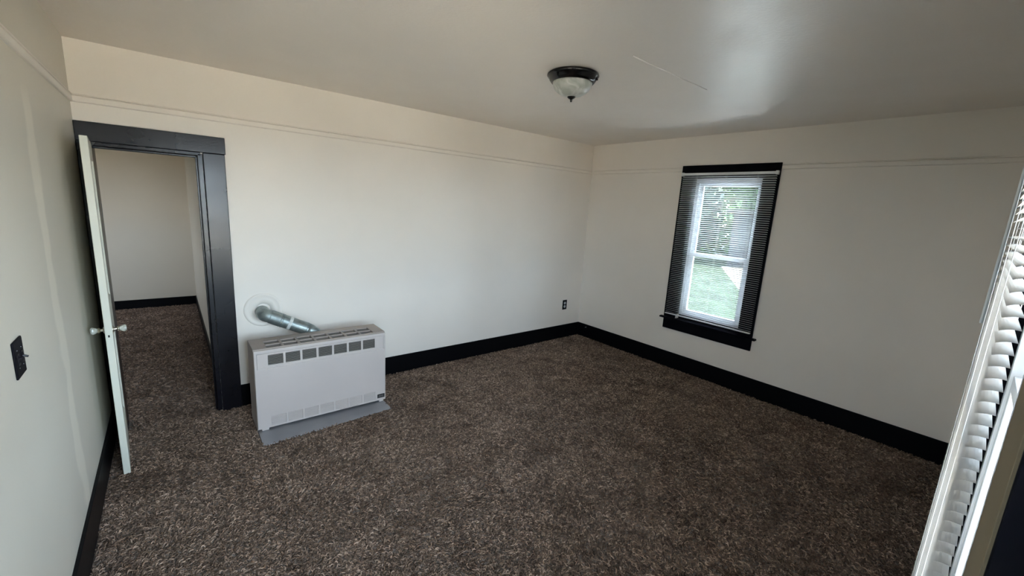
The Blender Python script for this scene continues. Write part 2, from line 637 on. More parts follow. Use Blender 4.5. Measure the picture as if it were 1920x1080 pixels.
def yarn_mat():
    m, t, b, out = newmat('twisted_carpet_yarn')
    hi = t.nodes.new('ShaderNodeHairInfo')
    r = t.nodes.new('ShaderNodeValToRGB')
    e = r.color_ramp.elements
    e[0].position, e[0].color = 0.0, (0.085, 0.060, 0.046, 1)
    e[1].position, e[1].color = 1.0, (0.54, 0.41, 0.325, 1)
    e.new(0.75).color = (0.265, 0.19, 0.145, 1)
    t.links.new(hi.outputs['Random'], r.inputs[0])
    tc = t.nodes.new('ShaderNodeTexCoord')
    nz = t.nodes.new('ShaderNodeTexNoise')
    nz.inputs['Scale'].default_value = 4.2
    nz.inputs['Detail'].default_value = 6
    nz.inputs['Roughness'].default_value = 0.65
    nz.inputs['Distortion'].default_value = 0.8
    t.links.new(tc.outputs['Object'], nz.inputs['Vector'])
    r2 = t.nodes.new('ShaderNodeValToRGB')  # patchy darkening of the yarn colour imitates shading of leaning pile
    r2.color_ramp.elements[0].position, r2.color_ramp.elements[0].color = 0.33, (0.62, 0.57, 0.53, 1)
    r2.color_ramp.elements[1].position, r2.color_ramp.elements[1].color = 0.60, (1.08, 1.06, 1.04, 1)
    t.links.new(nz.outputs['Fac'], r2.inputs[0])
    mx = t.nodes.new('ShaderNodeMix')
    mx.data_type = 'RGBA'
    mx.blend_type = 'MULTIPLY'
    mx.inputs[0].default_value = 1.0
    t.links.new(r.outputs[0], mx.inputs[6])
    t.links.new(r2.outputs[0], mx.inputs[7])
    t.links.new(mx.outputs[2], b.inputs['Base Color'])
    b.inputs['Roughness'].default_value = 0.8
    b.inputs['Specular IOR Level'].default_value = 0.2
    return m


def carpet_pile(x0, x1, y0, y1, dens, seed):
    import numpy as np
    rg = np.random.default_rng(seed)
    n = int((x1 - x0) * (y1 - y0) * dens)
    base = np.stack([rg.uniform(x0, x1, n), rg.uniform(y0, y1, n), np.full(n, 0.0005)], 1)
    keep = ~((base[:, 0] > -4.135) & (base[:, 0] < -3.15) & (base[:, 1] > -0.765 + (base[:, 0] + 4.131) * 0.0594) & (base[:, 1] < -0.29))
    base = base[keep]
    n = len(base)
    # pile leans in broad swirls, like walked-on shag
    lean = 2.2 * np.sin(base[:, 0] * 2.1 + 1.3 * np.sin(base[:, 1] * 1.7)) + 1.8 * np.cos(base[:, 1] * 2.6 + base[:, 0])
    ang = lean + rg.normal(0, 1.1, n)
    ln = rg.uniform(0.014, 0.026, n)
    hgt = rg.uniform(0.004, 0.014, n)
    d = np.stack([np.cos(ang), np.sin(ang), np.zeros(n)], 1)
    side = np.stack([-np.sin(ang), np.cos(ang), np.zeros(n)], 1) * (rg.normal(0, 0.0035, n))[:, None]
    up = np.array([0, 0, 1.0])
    p0 = base
    p1 = base + d * (ln * 0.25)[:, None] + up * (hgt * 0.75)[:, None] + side
    p2 = base + d * (ln * 0.65)[:, None] + up * hgt[:, None] + side * 1.5
    p3 = base + d * ln[:, None] + up * (hgt * 0.72)[:, None]
    pos = np.stack([p0, p1, p2, p3], 1).reshape(-1, 3).astype(np.float32)
    hc = bpy.data.hair_curves.new('carpet_pile')
    hc.add_curves([4] * n)
    hc.attributes['position'].data.foreach_set('vector', pos.ravel())
    ra = hc.attributes.new('radius', 'FLOAT', 'POINT')
    rad = np.tile(np.array([0.0018, 0.0023, 0.0023, 0.0015], np.float32), n) * np.repeat(rg.uniform(0.8, 1.2, n), 4).astype(np.float32)
    ra.data.foreach_set('value', rad)
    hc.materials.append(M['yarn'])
    o = bpy.data.objects.new('carpet_pile', hc)
    link(o, bpy.data.objects['floor'])
    tag(o, kind='stuff')
    return o


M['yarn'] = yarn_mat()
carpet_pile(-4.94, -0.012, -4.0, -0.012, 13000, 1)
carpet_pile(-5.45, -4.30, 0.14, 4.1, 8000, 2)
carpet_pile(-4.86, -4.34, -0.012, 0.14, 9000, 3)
cl = obj('ceiling', B(((-5.1, -4.75, RH), (0.14, 0.13, RH + 0.12))), M['ceiling'])
tag(cl, 'semi gloss off-white ceiling with a thin seam line', kind='structure')
seam = bmesh.new()
pts = [(-2.46, -2.352), (-2.3, -2.346), (-2.12, -2.349), (-1.95, -2.343), (-1.78, -2.347), (-1.60, -2.345)]
for (xa, ya), (xb, yb) in zip(pts, pts[1:]):
    sweep(seam, [(xa, ya, RH), (xb, yb, RH)], 0.0042, 6)
obj('ceiling_seam', seam, M['ceiling'], cl)

tag(obj('wall_back', slab((-RW - 0.13, 0.14), (-0.1, RH + 0.02), [(OPX0, OPX1, -0.2, OPZ)], 0.0, 0.13, P_back), M['wall']),
    'cream wall with the open doorway and heater', kind='structure')
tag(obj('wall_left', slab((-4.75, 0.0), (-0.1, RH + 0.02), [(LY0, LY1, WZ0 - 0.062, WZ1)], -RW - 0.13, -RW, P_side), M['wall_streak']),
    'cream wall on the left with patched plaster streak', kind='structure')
tag(obj('wall_right', slab((-4.75, 0.0), (-0.1, RH + 0.02), [(WY0, WY1, WZ0 - 0.062, WZ1)], 0.0, 0.13, P_side), M['wall']),
    'cream wall with the black trimmed window', kind='structure')
# hall behind the doorway
HX = -4.285
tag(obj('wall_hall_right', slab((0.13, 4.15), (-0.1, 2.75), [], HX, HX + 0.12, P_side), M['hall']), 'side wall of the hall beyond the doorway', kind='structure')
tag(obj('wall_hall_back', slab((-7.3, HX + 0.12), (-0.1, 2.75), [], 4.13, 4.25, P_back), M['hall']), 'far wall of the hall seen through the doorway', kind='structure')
tag(obj('wall_hall_left', slab((0.13, 4.15), (-0.1, 2.75), [(1.5, 2.55, 0.95, 2.15)], -7.3, -7.18, P_side), M['hall']), 'outer wall of the hall, out of sight', kind='structure')  # opening added out of view to let daylight into the hall
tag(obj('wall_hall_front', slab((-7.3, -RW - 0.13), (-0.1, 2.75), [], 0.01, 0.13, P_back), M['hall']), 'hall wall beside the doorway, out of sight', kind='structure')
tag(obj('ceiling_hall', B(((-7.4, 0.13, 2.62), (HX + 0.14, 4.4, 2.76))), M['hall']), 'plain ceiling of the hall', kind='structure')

# baseboards
T = 0.011


def baseboard(name, bm, label):
    return tag(obj(name, bm, M['black_base'], bevel=0.003), label, kind='structure')


bb = B(((-4.176, -T, 0), (0, 0, BBH)))
baseboard('baseboard_back', bb, 'black baseboard along the back wall')
baseboard('baseboard_right', B(((-T, -4.4, 0), (0, -T, BBH))), 'black baseboard under the window wall')
baseboard('baseboard_left', B(((-RW, -4.6, 0), (-RW + 0.015, -0.024, BBH))), 'black baseboard along the left wall')
baseboard('baseboard_hall', B(((-7.18, 4.118, 0), (HX, 4.13, 0.135)), ((HX - 0.012, 0.13, 0), (HX, 4.118, 0.135))), 'black baseboard around the hall')

# picture rail: two fine beads over a flat, painted with the wall


def rail(name, place, u0, u1, label):
    """profile in (out, z)"""
    prof = [(0, 2.277), (0.009, 2.279), (0.013, 2.284), (0.013, 2.3095), (0.003, 2.3105), (0.003, 2.3145), (0.014, 2.3155),
            (0.017, 2.3185), (0.014, 2.3215), (0.003, 2.3225), (0.003, 2.3265), (0.009, 2.327), (0.009, 2.330), (0, 2.331)]
    bm = bmesh.new()
    ends = []
    for u in (u0, u1):
        ends.append([bm.verts.new(place(u, z, d)) for d, z in prof])
    n = len(prof)
    for i in range(n):
        j = (i + 1) % n
        bm.faces.new((ends[0][i], ends[0][j], ends[1][j], ends[1][i]))
    bm.faces.new(ends[0])
    bm.faces.new(ends[1][::-1])
    return tag(obj(name, bm, M['rail']), label, kind='structure')


rail('trim_1', lambda u, z, d: (u, -d, z), -RW, 0, 'picture rail moulding along the back wall')
rail('trim_2', lambda u, z, d: (-RW + d, u, z), -4.5, 0, 'picture rail moulding along the left wall')
rail('trim_3', lambda u, z, d: (-d, u, z), WY1 + 0.142, 0, 'picture rail moulding between the corner and window')
rail('trim_4', lambda u, z, d: (-d, u, z), -4.3, WY0 - 0.144, 'picture rail moulding right of the window')

# ------------------------------------------------------------------ door casing and door
dc = tag(empty('trim_5', (-4.6, 0, 0)), 'black door casing around the open doorway', kind='structure')
off = Vector((4.6, 0, 0))


def pb(name, bm, mat, parent, origin, **k):
    """part whose mesh is given in world coordinates"""
    bmesh.ops.translate(bm, verts=bm.verts, vec=-Vector(origin))
    return obj(name, bm, mat, parent, **k)


DO = (-4.6, 0, 0)
pb('head_casing', B(((-RW + 0.001, -0.028, 2.045), (-4.165, 0, 2.165))), M['black'], dc, DO, bevel=0.004)
pb('side_casing', B(((-4.305, -0.022, 0), (-4.171, 0, 2.045))), M['black'], dc, DO, bevel=0.004)
pb('side_casing', B(((-RW + 0.001, -0.022, 0), (-4.900, 0, 2.045))), M['black'], dc, DO, bevel=0.004)
pb('jamb', B(((OPX1 - 0.019, -0.006, 0), (OPX1 + 0.012, 0.145, 2.035)), ((OPX1 - 0.031, 0.035, 0), (OPX1 - 0.019, 0.075, 2.02))), M['black'], dc, DO, bevel=0.003)
pb('jamb', B(((OPX0 - 0.012, -0.006, 0), (OPX0 + 0.002, 0.145, 2.035))), M['black'], dc, DO, bevel=0.003)
pb('head_jamb', B(((OPX0, -0.006, 2.022), (OPX1, 0.145, 2.046)), ((OPX0, 0.035, 2.008), (OPX1 - 0.02, 0.075, 2.022))), M['black'], dc, DO, bevel=0.003)

DX0, DX1, DY0, DY1, DZ0, DZ1 = -4.8745, -4.8405, -0.652, -0.018, 0.010, 2.032
dr = tag(empty('door_1', (-4.86, DY1, 0)), 'white panelled door standing open into the room beside the left wall', 'door', kind='structure')
OR = (-4.86, DY1, 0)
panels = [(DY0 + 0.105, DY1 - 0.105, 0.24, 0.86), (DY0 + 0.105, DY1 - 0.105, 1.06, 1.92)]
pb('door_leaf', slab((DY0, DY1), (DZ0, DZ1), panels, DX0, DX1, P_side), M['door'], dr, OR, bevel=0.003)
for (a, b_, c, d) in panels:
    pb('panel', B(((DX0 + 0.012, a - 0.002, c - 0.002), (DX1 - 0.012, b_ + 0.002, d + 0.002))), M['door'], dr, OR)
    pb('panel_moulding', slab((a, b_), (c, d), [(a + 0.014, b_ - 0.014, c + 0.014, d - 0.014)], DX0 + 0.005, DX1 - 0.005, P_side), M['door'], dr, OR, bevel=0.004)
KZ, KY = 0.936, DY0 + 0.058
for sx, x0 in ((1, DX1), (-1, DX0)):
    ro = pb('rosette', lathe(bmesh.new(), [(0, 0), (0.021, 0), (0.021, 0.003), (0.015, 0.007), (0, 0.007)], 28,
            along((x0, KY, KZ), (x0 + sx, KY, KZ))), M['brass'], dr, OR, smooth=False)
    kn = pb('door_knob', lathe(bmesh.new(), [(0, 0.004), (0.009, 0.004), (0.008, 0.018), (0.013, 0.022), (0.016, 0.026), (0.013, 0.030), (0, 0.030)], 24,
            along((x0, KY, KZ), (x0 + sx, KY, KZ))), M['brass'], dr, OR)
    g_ = pb('glass_knob', lathe(bmesh.new(), [(0, 0.0295), (0.011, 0.0295), (0.0155, 0.036), (0.021, 0.048), (0.0215, 0.054), (0.016, 0.061), (0, 0.063)], 12,
            along((x0, KY, KZ), (x0 + sx, KY, KZ))), M['crystal'], kn, OR)
    g_['label'] = 'clear faceted glass knob'
dr.location = (-4.905, DY1, 0)
dr.rotation_euler = (0, 0, math.radians(4.06))
pb('latch_plate', B(((-4.8665, DY0 - 0.0012, 0.86), (-4.8485, DY0 + 0.002, 0.965))), M['door'], dr, OR)
pb('latch_hole', B(((-4.8625, DY0 - 0.0022, 0.903), (-4.855, DY0 + 0.001, 0.917))), M['hole'], dr, OR)
for z in (0.25, 1.75):
    pb('hinge', lathe(bmesh.new(), [(0, 0), (0.006, 0), (0.006, 0.09), (0, 0.09)], 12, Matrix.Translation((DX0 - 0.002, DY1 + 0.008, z))), M['black'], dr, OR)

# ------------------------------------------------------------------ windows


def window_unit(root, F, a0, a1, z0, z1, depth, cas_w, outer0, outer1, head_w=0.135, stool=True, cas_face=0.02):
    """Double hung window in frame F(a, out, z) (out>0 into the room, wall face at out=0).
    parts: casings, jambs, vinyl frame, sashes, panes, stool, apron."""
    def bx(name, boxes, mat, par=root, bevel=0.002):
        bm = bmesh.new()
        for (A0, A1, o0, o1, Z0, Z1) in boxes:
            n0 = len(bm.verts)
            box(bm, (A0, o0, Z0), (A1, o1, Z1))
        for v in bm.verts:
            v.co = F(v.co.x, v.co.y, v.co.z)
        return obj(name, bm, mat, par, bevel=bevel)
    zc = z1 + head_w
    bx('head_casing', [(outer0, outer1, 0.0, cas_face + 0.003, z1, zc)], M['black_window'], bevel=0.004)
    for (c0, c1) in ((outer0, a0), (a1, outer1)):
        if c1 - c0 > 0.005:
            bx('side_casing', [(c0, c1, 0.0, cas_face, z0 - 0.045, z1)], M['black_window'], bevel=0.003)
    # jamb lining
    bx('jamb', [(a0 - 0.004, a0 + 0.006, -depth, cas_face - 0.002, z0, z1)], M['black_window'])
    bx('jamb', [(a1 - 0.006, a1 + 0.004, -depth, cas_face - 0.002, z0, z1)], M['black_window'])
    bx('head_jamb', [(a0, a1, -depth, cas_face - 0.002, z1 - 0.008, z1 + 0.002)], M['black_window'])
    if stool:
        bx('stool', [(outer0 - 0.04, outer1 + 0.04, 0.0, cas_face + 0.03, z0 - 0.065, z0 - 0.045), (a0 + 0.006, a1 - 0.006, -depth, 0.001, z0 - 0.065, z0 - 0.045)], M['black_window'], bevel=0.006)
        bx('apron', [(outer0, outer1, 0.0, 0.018, z0 - 0.185, z0 - 0.066)], M['black_window'], bevel=0.003)
    bx('sill_block', [(a0 + 0.006, a1 - 0.006, -depth, -depth + 0.07, z0 - 0.065, z0 + 0.001)], M['black_window'])
    # vinyl frame at the outer side of the depth
    i0, i1 = a0 + 0.006, a1 - 0.006
    fz0 = z0
    fd0, fd1 = -depth, -depth + 0.075
    fw = 0.038
    bx('vinyl_frame', [(i0, i0 + fw, fd0, fd1, fz0, z1 - 0.008), (i1 - fw, i1, fd0, fd1, fz0, z1 - 0.008),
                       (i0 + fw, i1 - fw, fd0, fd1, z1 - 0.046, z1 - 0.008), (i0 + fw, i1 - fw, fd0, fd1, fz0, fz0 + 0.03),
                       (i0 + fw, i0 + fw + 0.008, fd0 + 0.03, fd0 + 0.04, fz0 + 0.03, z1 - 0.046),
                       (i1 - fw - 0.008, i1 - fw, fd0 + 0.03, fd0 + 0.04, fz0 + 0.03, z1 - 0.046)], M['vinyl'])
    m0, m1 = i0 + fw, i1 - fw
    mz = z0 + (z1 - z0) * 0.455
    for nm, zz0, zz1, dd0, dd1, sw in (('upper_sash', mz - 0.015, z1 - 0.046, fd0 + 0.006, fd0 + 0.032, 0.032), ('lower_sash', fz0 + 0.03, mz + 0.03, fd0 + 0.038, fd0 + 0.068, 0.040)):
        s = bx(nm, [(m0, m0 + sw, dd0, dd1, zz0, zz1), (m1 - sw, m1, dd0, dd1, zz0, zz1),
                    (m0 + sw, m1 - sw, dd0, dd1, zz0, zz0 + sw), (m0 + sw, m1 - sw, dd0, dd1, zz1 - sw, zz1)], M['vinyl'])
        dm = (dd0 + dd1) / 2
        bx('pane', [(m0 + sw - 0.004, m1 - sw + 0.004, dm - 0.002, dm + 0.002, zz0 + sw - 0.004, zz1 - sw + 0.004)], M['glass'], s, bevel=0)
    bx('sash_lock', [((m0 + m1) / 2 - 0.03, (m0 + m1) / 2 + 0.03, fd0 + 0.04, fd0 + 0.066, mz + 0.03, mz + 0.042)], M['vinyl'])


def slat_mesh(length, w=0.025, crown=0.0022, th=0.0005):
    """slat centred in a, lying in (out) with a crowned section"""
    bm = bmesh.new()
    n = 6
    sec = []
    for i in range(n + 1):
        s = -1 + 2 * i / n
        sec.append((s * w / 2, crown * (1 - s * s)))
    prof = [(o, z + th / 2) for o, z in sec] + [(o, z - th / 2) for o, z in sec[::-1]]
    e = [[bm.verts.new((a, o, z)) for o, z in prof] for a in (-length / 2, length / 2)]
    k = len(prof)
    for i in range(k):
        j = (i + 1) % k
        bm.faces.new((e[0][i], e[0][j], e[1][j], e[1][i]))
    bm.faces.new(e[0])
    bm.faces.new(e[1][::-1])
    bmesh.ops.recalc_face_normals(bm, faces=bm.faces)
    me = bpy.data.meshes.new('slat')
    bm.to_mesh(me)
    bm.free()
    me.materials.append(M['blind'])
    return me


def blind(root, a0, a1, ztop, zbot, pitch, tilt, wand_a, wand_len, cords, wand_y=0.022):
    """mini blind in root-local frame (x along, y into the room, z up); slats' centre at y=0"""
    L = a1 - a0
    bm = B(((a0 - 0.004, -0.013, ztop), (a1 + 0.004, 0.014, ztop + 0.026)))
    obj('headrail', bm, M['plastic_white'], root, bevel=0.002)
    for s, a in ((0, a0 - 0.012), (1, a1 - 0.012)):
        obj('mounting_bracket', B(((a, -0.016, ztop - 0.004), (a + 0.024, 0.018, ztop + 0.032))), M['plastic_white'], root, bevel=0.002)
    n = int((ztop - zbot - 0.02) / pitch)
    me = slat_mesh(L)
    for k in range(n):
        o = bpy.data.objects.new('slat', me)
        link(o, root)
        o.location = ((a0 + a1) / 2, random.uniform(-0.0006, 0.0006), ztop - 0.016 - k * pitch)
        o.rotation_euler = (tilt + random.uniform(-0.012, 0.012), random.uniform(-0.0006, 0.0006), 0)
    zb = ztop - 0.016 - n * pitch
    obj('bottom_rail', B(((a0, -0.012, zb - 0.006), (a1, 0.012, zb + 0.006))), M['plastic_white'], root, bevel=0.003)
    for c in cords:
        bm = bmesh.new()
        for y in (-0.0135, 0.0135):
            sweep(bm, [(c, y, ztop), (c, y, zb)], 0.0008, 6)
        sweep(bm, [(c + 0.006, 0.0, ztop), (c + 0.006, 0.0, zb)], 0.0007, 6)
        obj('ladder_cord', bm, M['cord'], root)
    bm = bmesh.new()
    sweep(bm, [(wand_a, wand_y, ztop + 0.004), (wand_a + 0.002, wand_y + 0.003, ztop - wand_len)], 0.0048, 6)
    wd = obj('tilt_wand', bm, M['wand'], root)
    bm = bmesh.new()
    sweep(bm, [(wand_a, 0.008, ztop + 0.012), (wand_a, 0.022, ztop + 0.008), (wand_a, 0.022, ztop - 0.006)], 0.002, 6)
    obj('wand_hook', bm, M['cord'], wd)
    return zb


# right wall window, seen ahead.  a = -y  (a grows towards the camera side), out = -x
w1 = tag(empty('window_1', (0, 0, 0)), 'white vinyl double hung window with black casing in the right wall', 'window', kind='structure')
F1 = lambda a, o, z: Vector((-o, -a, z))
window_unit(w1, F1, 1.475, 2.19, WZ0, WZ1, 0.125, 0.14, 1.336, 2.331)
bl1 = tag(empty('window_blind', (-0.036, -1.835, 0), -PI / 2), 'open white mini blind hanging over the black trimmed window ahead', 'window blind', 'horizontal mini blinds')
zb1 = blind(bl1, -0.475, 0.478, 2.232, 0.64, 0.0213, math.radians(-20), -0.385, 0.80, (-0.31, 0.005, 0.31))

w4 = tag(empty('added_window', (0, 0, 0)), 'unseen window added in the left wall for extra daylight', 'window', kind='structure')  # added out of view to brighten the right wall
window_unit(w4, lambda a, o, z: Vector((-RW + o, a, z)), LY0, LY1, WZ0, WZ1, 0.125, 0.13, LY0 - 0.13, LY1 + 0.13)

# front wall, built in its own slightly turned frame: x along, y into the room
fw = tag(empty('wall_front', FA, FANG), 'front wall that carries the pair of windows by the camera', kind='structure')
CF, WF = -0.028, -0.046           # casing face and wall face (local y)
AZ0, AZ1 = 0.66, 2.205
holes = [(0.0, 0.84, AZ0 - 0.05, AZ1), (-1.05, -0.215, AZ0 - 0.05, AZ1)]
obj('wall_panel', slab((-1.75, 3.65), (-0.1, RH + 0.02), holes, WF - 0.13, WF, lambda u, v, d: (u, d, v)), M['wall'], fw)
fb = tag(empty('baseboard_front', FA, FANG), 'black baseboard below the front windows', kind='structure')
obj('board', B(((-1.5, WF, 0), (3.45, WF + T, BBH))), M['black_base'], fb, bevel=0.003)
w2 = tag(empty('window_2', FA, FANG), 'white vinyl window with black casing behind the near blind', 'window', kind='structure')
w3 = tag(empty('window_3', FA, FANG), 'second front window beside the near blind, mostly out of view', 'window', kind='structure')
F2 = lambda a, o, z: Vector((a, WF + o, z))
window_unit(w2, F2, 0.0, 0.84, AZ0, AZ1, 0.093, 0.14, 0.0, 0.98, stool=False, cas_face=0.018)
window_unit(w3, F2, -1.05, -0.215, AZ0, AZ1, 0.125, 0.14, -1.19, -0.215, stool=False, cas_face=0.018)
obj('mullion_board', B(((-0.19, WF, 0.62), (-0.004, CF, AZ1))), M['wall_matte'], w2, bevel=0.001)
rj = random.Random(4)
bm = bmesh.new()
zz = [0.62 + k * (AZ1 - 0.62) / 260 for k in range(261)]
la = [bm.verts.new((-0.004 - 0.010 + rj.uniform(-0.003, 0.003), CF + 0.0006, z)) for z in zz]     # hand painted edge
lb = [bm.verts.new((0.002, CF + 0.0006, z)) for z in zz]
lc = [bm.verts.new((0.002, WF, z)) for z in zz]
for k in range(260):
    bm.faces.new((la[k], lb[k], lb[k + 1], la[k + 1]))
    bm.faces.new((lb[k], lc[k], lc[k + 1], lb[k + 1]))
obj('painted_edge', bm, M['black'], w2)
obj('mullion_groove', B(((-0.1985, WF, 0.62), (-0.19, CF - 0.006, AZ1))), M['black'], w2)
obj('mullion_bead', B(((-0.216, WF, 0.62), (-0.1985, CF - 0.004, AZ1))), M['wall_matte'], w2, bevel=0.001)
obj('stool', B(((-1.23, WF - 0.125, 0.595), (1.02, CF + 0.03, 0.615))), M['black'], w2, bevel=0.005)
obj('apron', B(((-1.19, WF, 0.48), (0.98, CF, 0.594))), M['black'], w2, bevel=0.003)
bl2 = tag(empty('window_blind', FA, FANG), 'open white mini blind seen edge-on close to the camera at right', 'window blind', 'horizontal mini blinds')
blind(bl2, 0.0, 0.965, 2.232, 0.46, 0.0215, math.radians(-11), 0.915, 0.72, (0.17, 0.48, 0.80), 0.0135)

# ------------------------------------------------------------------ wall heater
HX0, HX1, HY0, HY1, HZ1 = -4.134, -3.138, -0.545, -0.262, 0.655
ht = tag(empty('wall_heater', ((HX0 + HX1) / 2, (HY0 + HY1) / 2, 0)), 'beige gas space heater with slotted grilles standing beside the doorway', 'heater')
HO = ((HX0 + HX1) / 2, (HY0 + HY1) / 2, 0)
cols = [(-4.041 + i * 0.1178, -4.041 + i * 0.1178 + 0.101) for i in range(7)]
pb('side_panel', B(((HX0, HY0 + 0.022, 0.012), (HX0 + 0.006, HY1, HZ1 - 0.012))), M['heater_body'], ht, HO, bevel=0.003)
pb('side_panel', B(((HX1 - 0.006, HY0 + 0.022, 0.012), (HX1, HY1, HZ1 - 0.012))), M['heater_body'], ht, HO, bevel=0.003)
pb('back_panel', B(((HX0 + 0.006, HY1 - 0.006, 0.012), (HX1 - 0.006, HY1, HZ1 - 0.012))), M['heater_body'], ht, HO)
rows = [(-0.509, -0.440), (-0.420, -0.352)]
pb('top_panel', slab((HX0, HX1), (HY0 + 0.02, HY1), [(c0, c1, r0, r1) for c0, c1 in cols for r0, r1 in rows], HZ1 - 0.012, HZ1, P_flat), M['heater_body'], ht, HO, bevel=0.003)
pb('inner_case', B(((HX0 + 0.02, HY0 + 0.045, 0.03), (HX1 - 0.02, HY1 - 0.02, HZ1 - 0.035))), M['heater_dark'], ht, HO)
# front cover with a framed grille and louvred bottom; feet at its two ends
gx0, gx1, gz0, gz1 = -4.114, -3.152, 0.499, 0.622
us = sorted(set([HX0 + 0.002, HX1 - 0.002, gx0, gx1, HX0 + 0.028, HX0 + 0.075, HX1 - 0.06, HX1 - 0.022] + [c for cc in cols for c in cc]))
vs = sorted(set([0.011, 0.026, 0.040, 0.114, gz0, gz1, HZ1 - 0.008]))


def front_solid(i, j):
    cu, cv = (us[i] + us[i + 1]) / 2, (vs[j] + vs[j + 1]) / 2
    if gx0 < cu < gx1 and gz0 < cv < gz1:
        return False
    if 0.040 < cv < 0.114 and any(a < cu < b for a, b in cols):
        return False
    if cv < 0.026:
        return HX0 + 0.028 < cu < HX0 + 0.075 or HX1 - 0.06 < cu < HX1 - 0.022
    return True


pb('front_cover', grid(bmesh.new(), us, vs, front_solid, HY0, HY0 + 0.022, P_back), M['heater_front'], ht, HO, bevel=0.004, seg=3)
gp = pb('grille_panel', slab((gx0 + 0.001, gx1 - 0.001), (gz0 + 0.001, gz1 - 0.001), [(c0, c1, 0.526, 0.604) for c0, c1 in cols], HY0 + 0.004, HY0 + 0.012, P_back), M['heater_front'], ht, HO, bevel=0.003)
pb('grille_frame', slab((gx0, gx1), (gz0, gz1), [(gx0 + 0.007, gx1 - 0.007, gz0 + 0.007, gz1 - 0.007)], HY0 - 0.001, HY0 + 0.006, P_back), M['heater_front'], ht, HO, bevel=0.0025)
for c0, c1 in cols:
    bm = bmesh.new()
    for k in range(7):
        z = 0.5315 + k * 0.0112
        box(bm, (c0, HY0 + 0.007, z - 0.0022), (c1, HY0 + 0.018, z + 0.0022))
    pb('louver', bm, M['louver'], ht, HO)
    bm = bmesh.new()
    for k in range(6):
        z = 0.0455 + k * 0.0125
        v = [bm.verts.new(p) for p in ((c0, HY0 + 0.002, z - 0.0052), (c1, HY0 + 0.002, z - 0.0052), (c1, HY0 + 0.014, z + 0.0052), (c0, HY0 + 0.014, z + 0.0052))]
        bm.faces.new(v)
        box(bm, (c0, HY0 + 0.0012, z - 0.0062), (c1, HY0 + 0.0035, z - 0.0036))
    pb('bottom_louver', bm, M['heater_front'], ht, HO)
    for r0, r1 in rows:
        bm = bmesh.new()
        for k in range(8):
            y = r0 + (k + 0.5) * (r1 - r0) / 8
            box(bm, (c0, y - 0.0014, HZ1 - 0.026), (c1, y + 0.0014, HZ1 - 0.011))
        pb('top_louver', bm, M['louver'], ht, HO)
bd = pb('badge', B(((-3.214, HY0 - 0.0015, 0.049), (-3.149, HY0 + 0.001, 0.084))), M['hole'], ht, HO)
bd['label'] = 'small black badge with two faint lines of lettering'
bm = bmesh.new()
for z, x0, x1, hh in ((0.070, -3.203, -3.164, 0.0035), (0.060, -3.206, -3.158, 0.0022)):
    x = x0
    while x < x1:
        wv = random.uniform(0.003, 0.006)
        box(bm, (x, HY0 - 0.0019, z - hh), (x + wv, HY0 - 0.0014, z + hh))
        x += wv + 0.0014
pb('badge_lettering', bm, M['lettering'], bd, HO)
bm = bmesh.new()
px = -3.535
path = []
for i in range(60):
    s = i / 59
    path.append((px + s * 0.15, HY0 - 0.0006, 0.0335 + 0.0045 * math.sin(s * 34) * (1.6 - s) * 0.6))
sweep(bm, path, 0.0009, 5)
pb('script_mark', bm, M['louver'], ht, HO)

# sheet metal pad below it
bm = bmesh.new()
pl = [(-4.131, -0.766), (-3.155, -0.708), (-3.150, -0.30), (-4.131, -0.30)]
vb = [bm.verts.new((x, y, 0.002)) for x, y in pl]
vt = [bm.verts.new((x, y, 0.010)) for x, y in pl]
bm.faces.new(vb)
bm.faces.new(vt)
for i in range(4):
    bm.faces.new((vb[i], vb[(i + 1) % 4], vt[(i + 1) % 4], vt[i]))
tag(obj('floor_plate', bm, M['sheet'], bevel=0.002), 'flat grey sheet metal pad lying on the carpet under the heater', 'floor plate')

# flue pipe
vp = tag(empty('vent_pipe', (-3.985, 0, 0.806)), 'galvanised flue pipe slanting from the wall down behind the heater', 'pipe')
VO = (-3.985, 0, 0.806)
c0 = Vector((-3.985, 0.03, 0.806))
e1 = Vector((-3.985, -0.085, 0.806))
d1 = Vector((0.36, -0.075, -0.178)).normalized()
s0 = Vector((-3.958, -0.135, 0.797))
elb = [c0, e1]
for k in range(1, 6):
    t_ = k / 6
    elb.append(e1 * (1 - t_) ** 2 + Vector((-3.985, -0.135, 0.806)) * 2 * t_ * (1 - t_) + s0 * t_ ** 2)
elb += [s0, s0 + d1 * 0.02]
pb('elbow', sweep(bmesh.new(), elb, 0.053, 32), M['galv'], vp, VO, smooth=True)
A_ = s0 + d1 * 0.012
L_ = 0.30
prof = [(0.0, 0.053), (0.001, 0.0555), (0.078, 0.0555), (0.080, 0.058), (0.084, 0.058), (0.086, 0.055), (0.092, 0.055), (0.094, 0.058), (0.098, 0.058), (0.100, 0.0545),
        (0.285, 0.0535), (0.287, 0.056), (0.291, 0.056), (0.293, 0.053), (L_, 0.053)]
pb('pipe_section', sweep(bmesh.new(), [A_ + d1 * s for s, r in prof], [r for s, r in prof], 32), M['galv'], vp, VO)
tp = pb('foil_tape', sweep(bmesh.new(), [A_ + d1 * 0.142, A_ + d1 * 0.166], 0.0552, 32), M['tape'], vp, VO)
tp['label'] = 'pale strip of tape around the pipe'
E_ = A_ + d1 * L_
bend = [E_, E_ + d1 * 0.03, E_ + d1 * 0.062 + Vector((0, 0, -0.006)), E_ + d1 * 0.088 + Vector((0, 0, -0.028)), E_ + d1 * 0.098 + Vector((0, 0, -0.062)), E_ + d1 * 0.1 + Vector((0, 0.0, -0.11))]
pb('end_elbow', sweep(bmesh.new(), bend, [0.053, 0.050, 0.046, 0.043, 0.043, 0.043], 32), M['galv'], vp, VO, smooth=True)
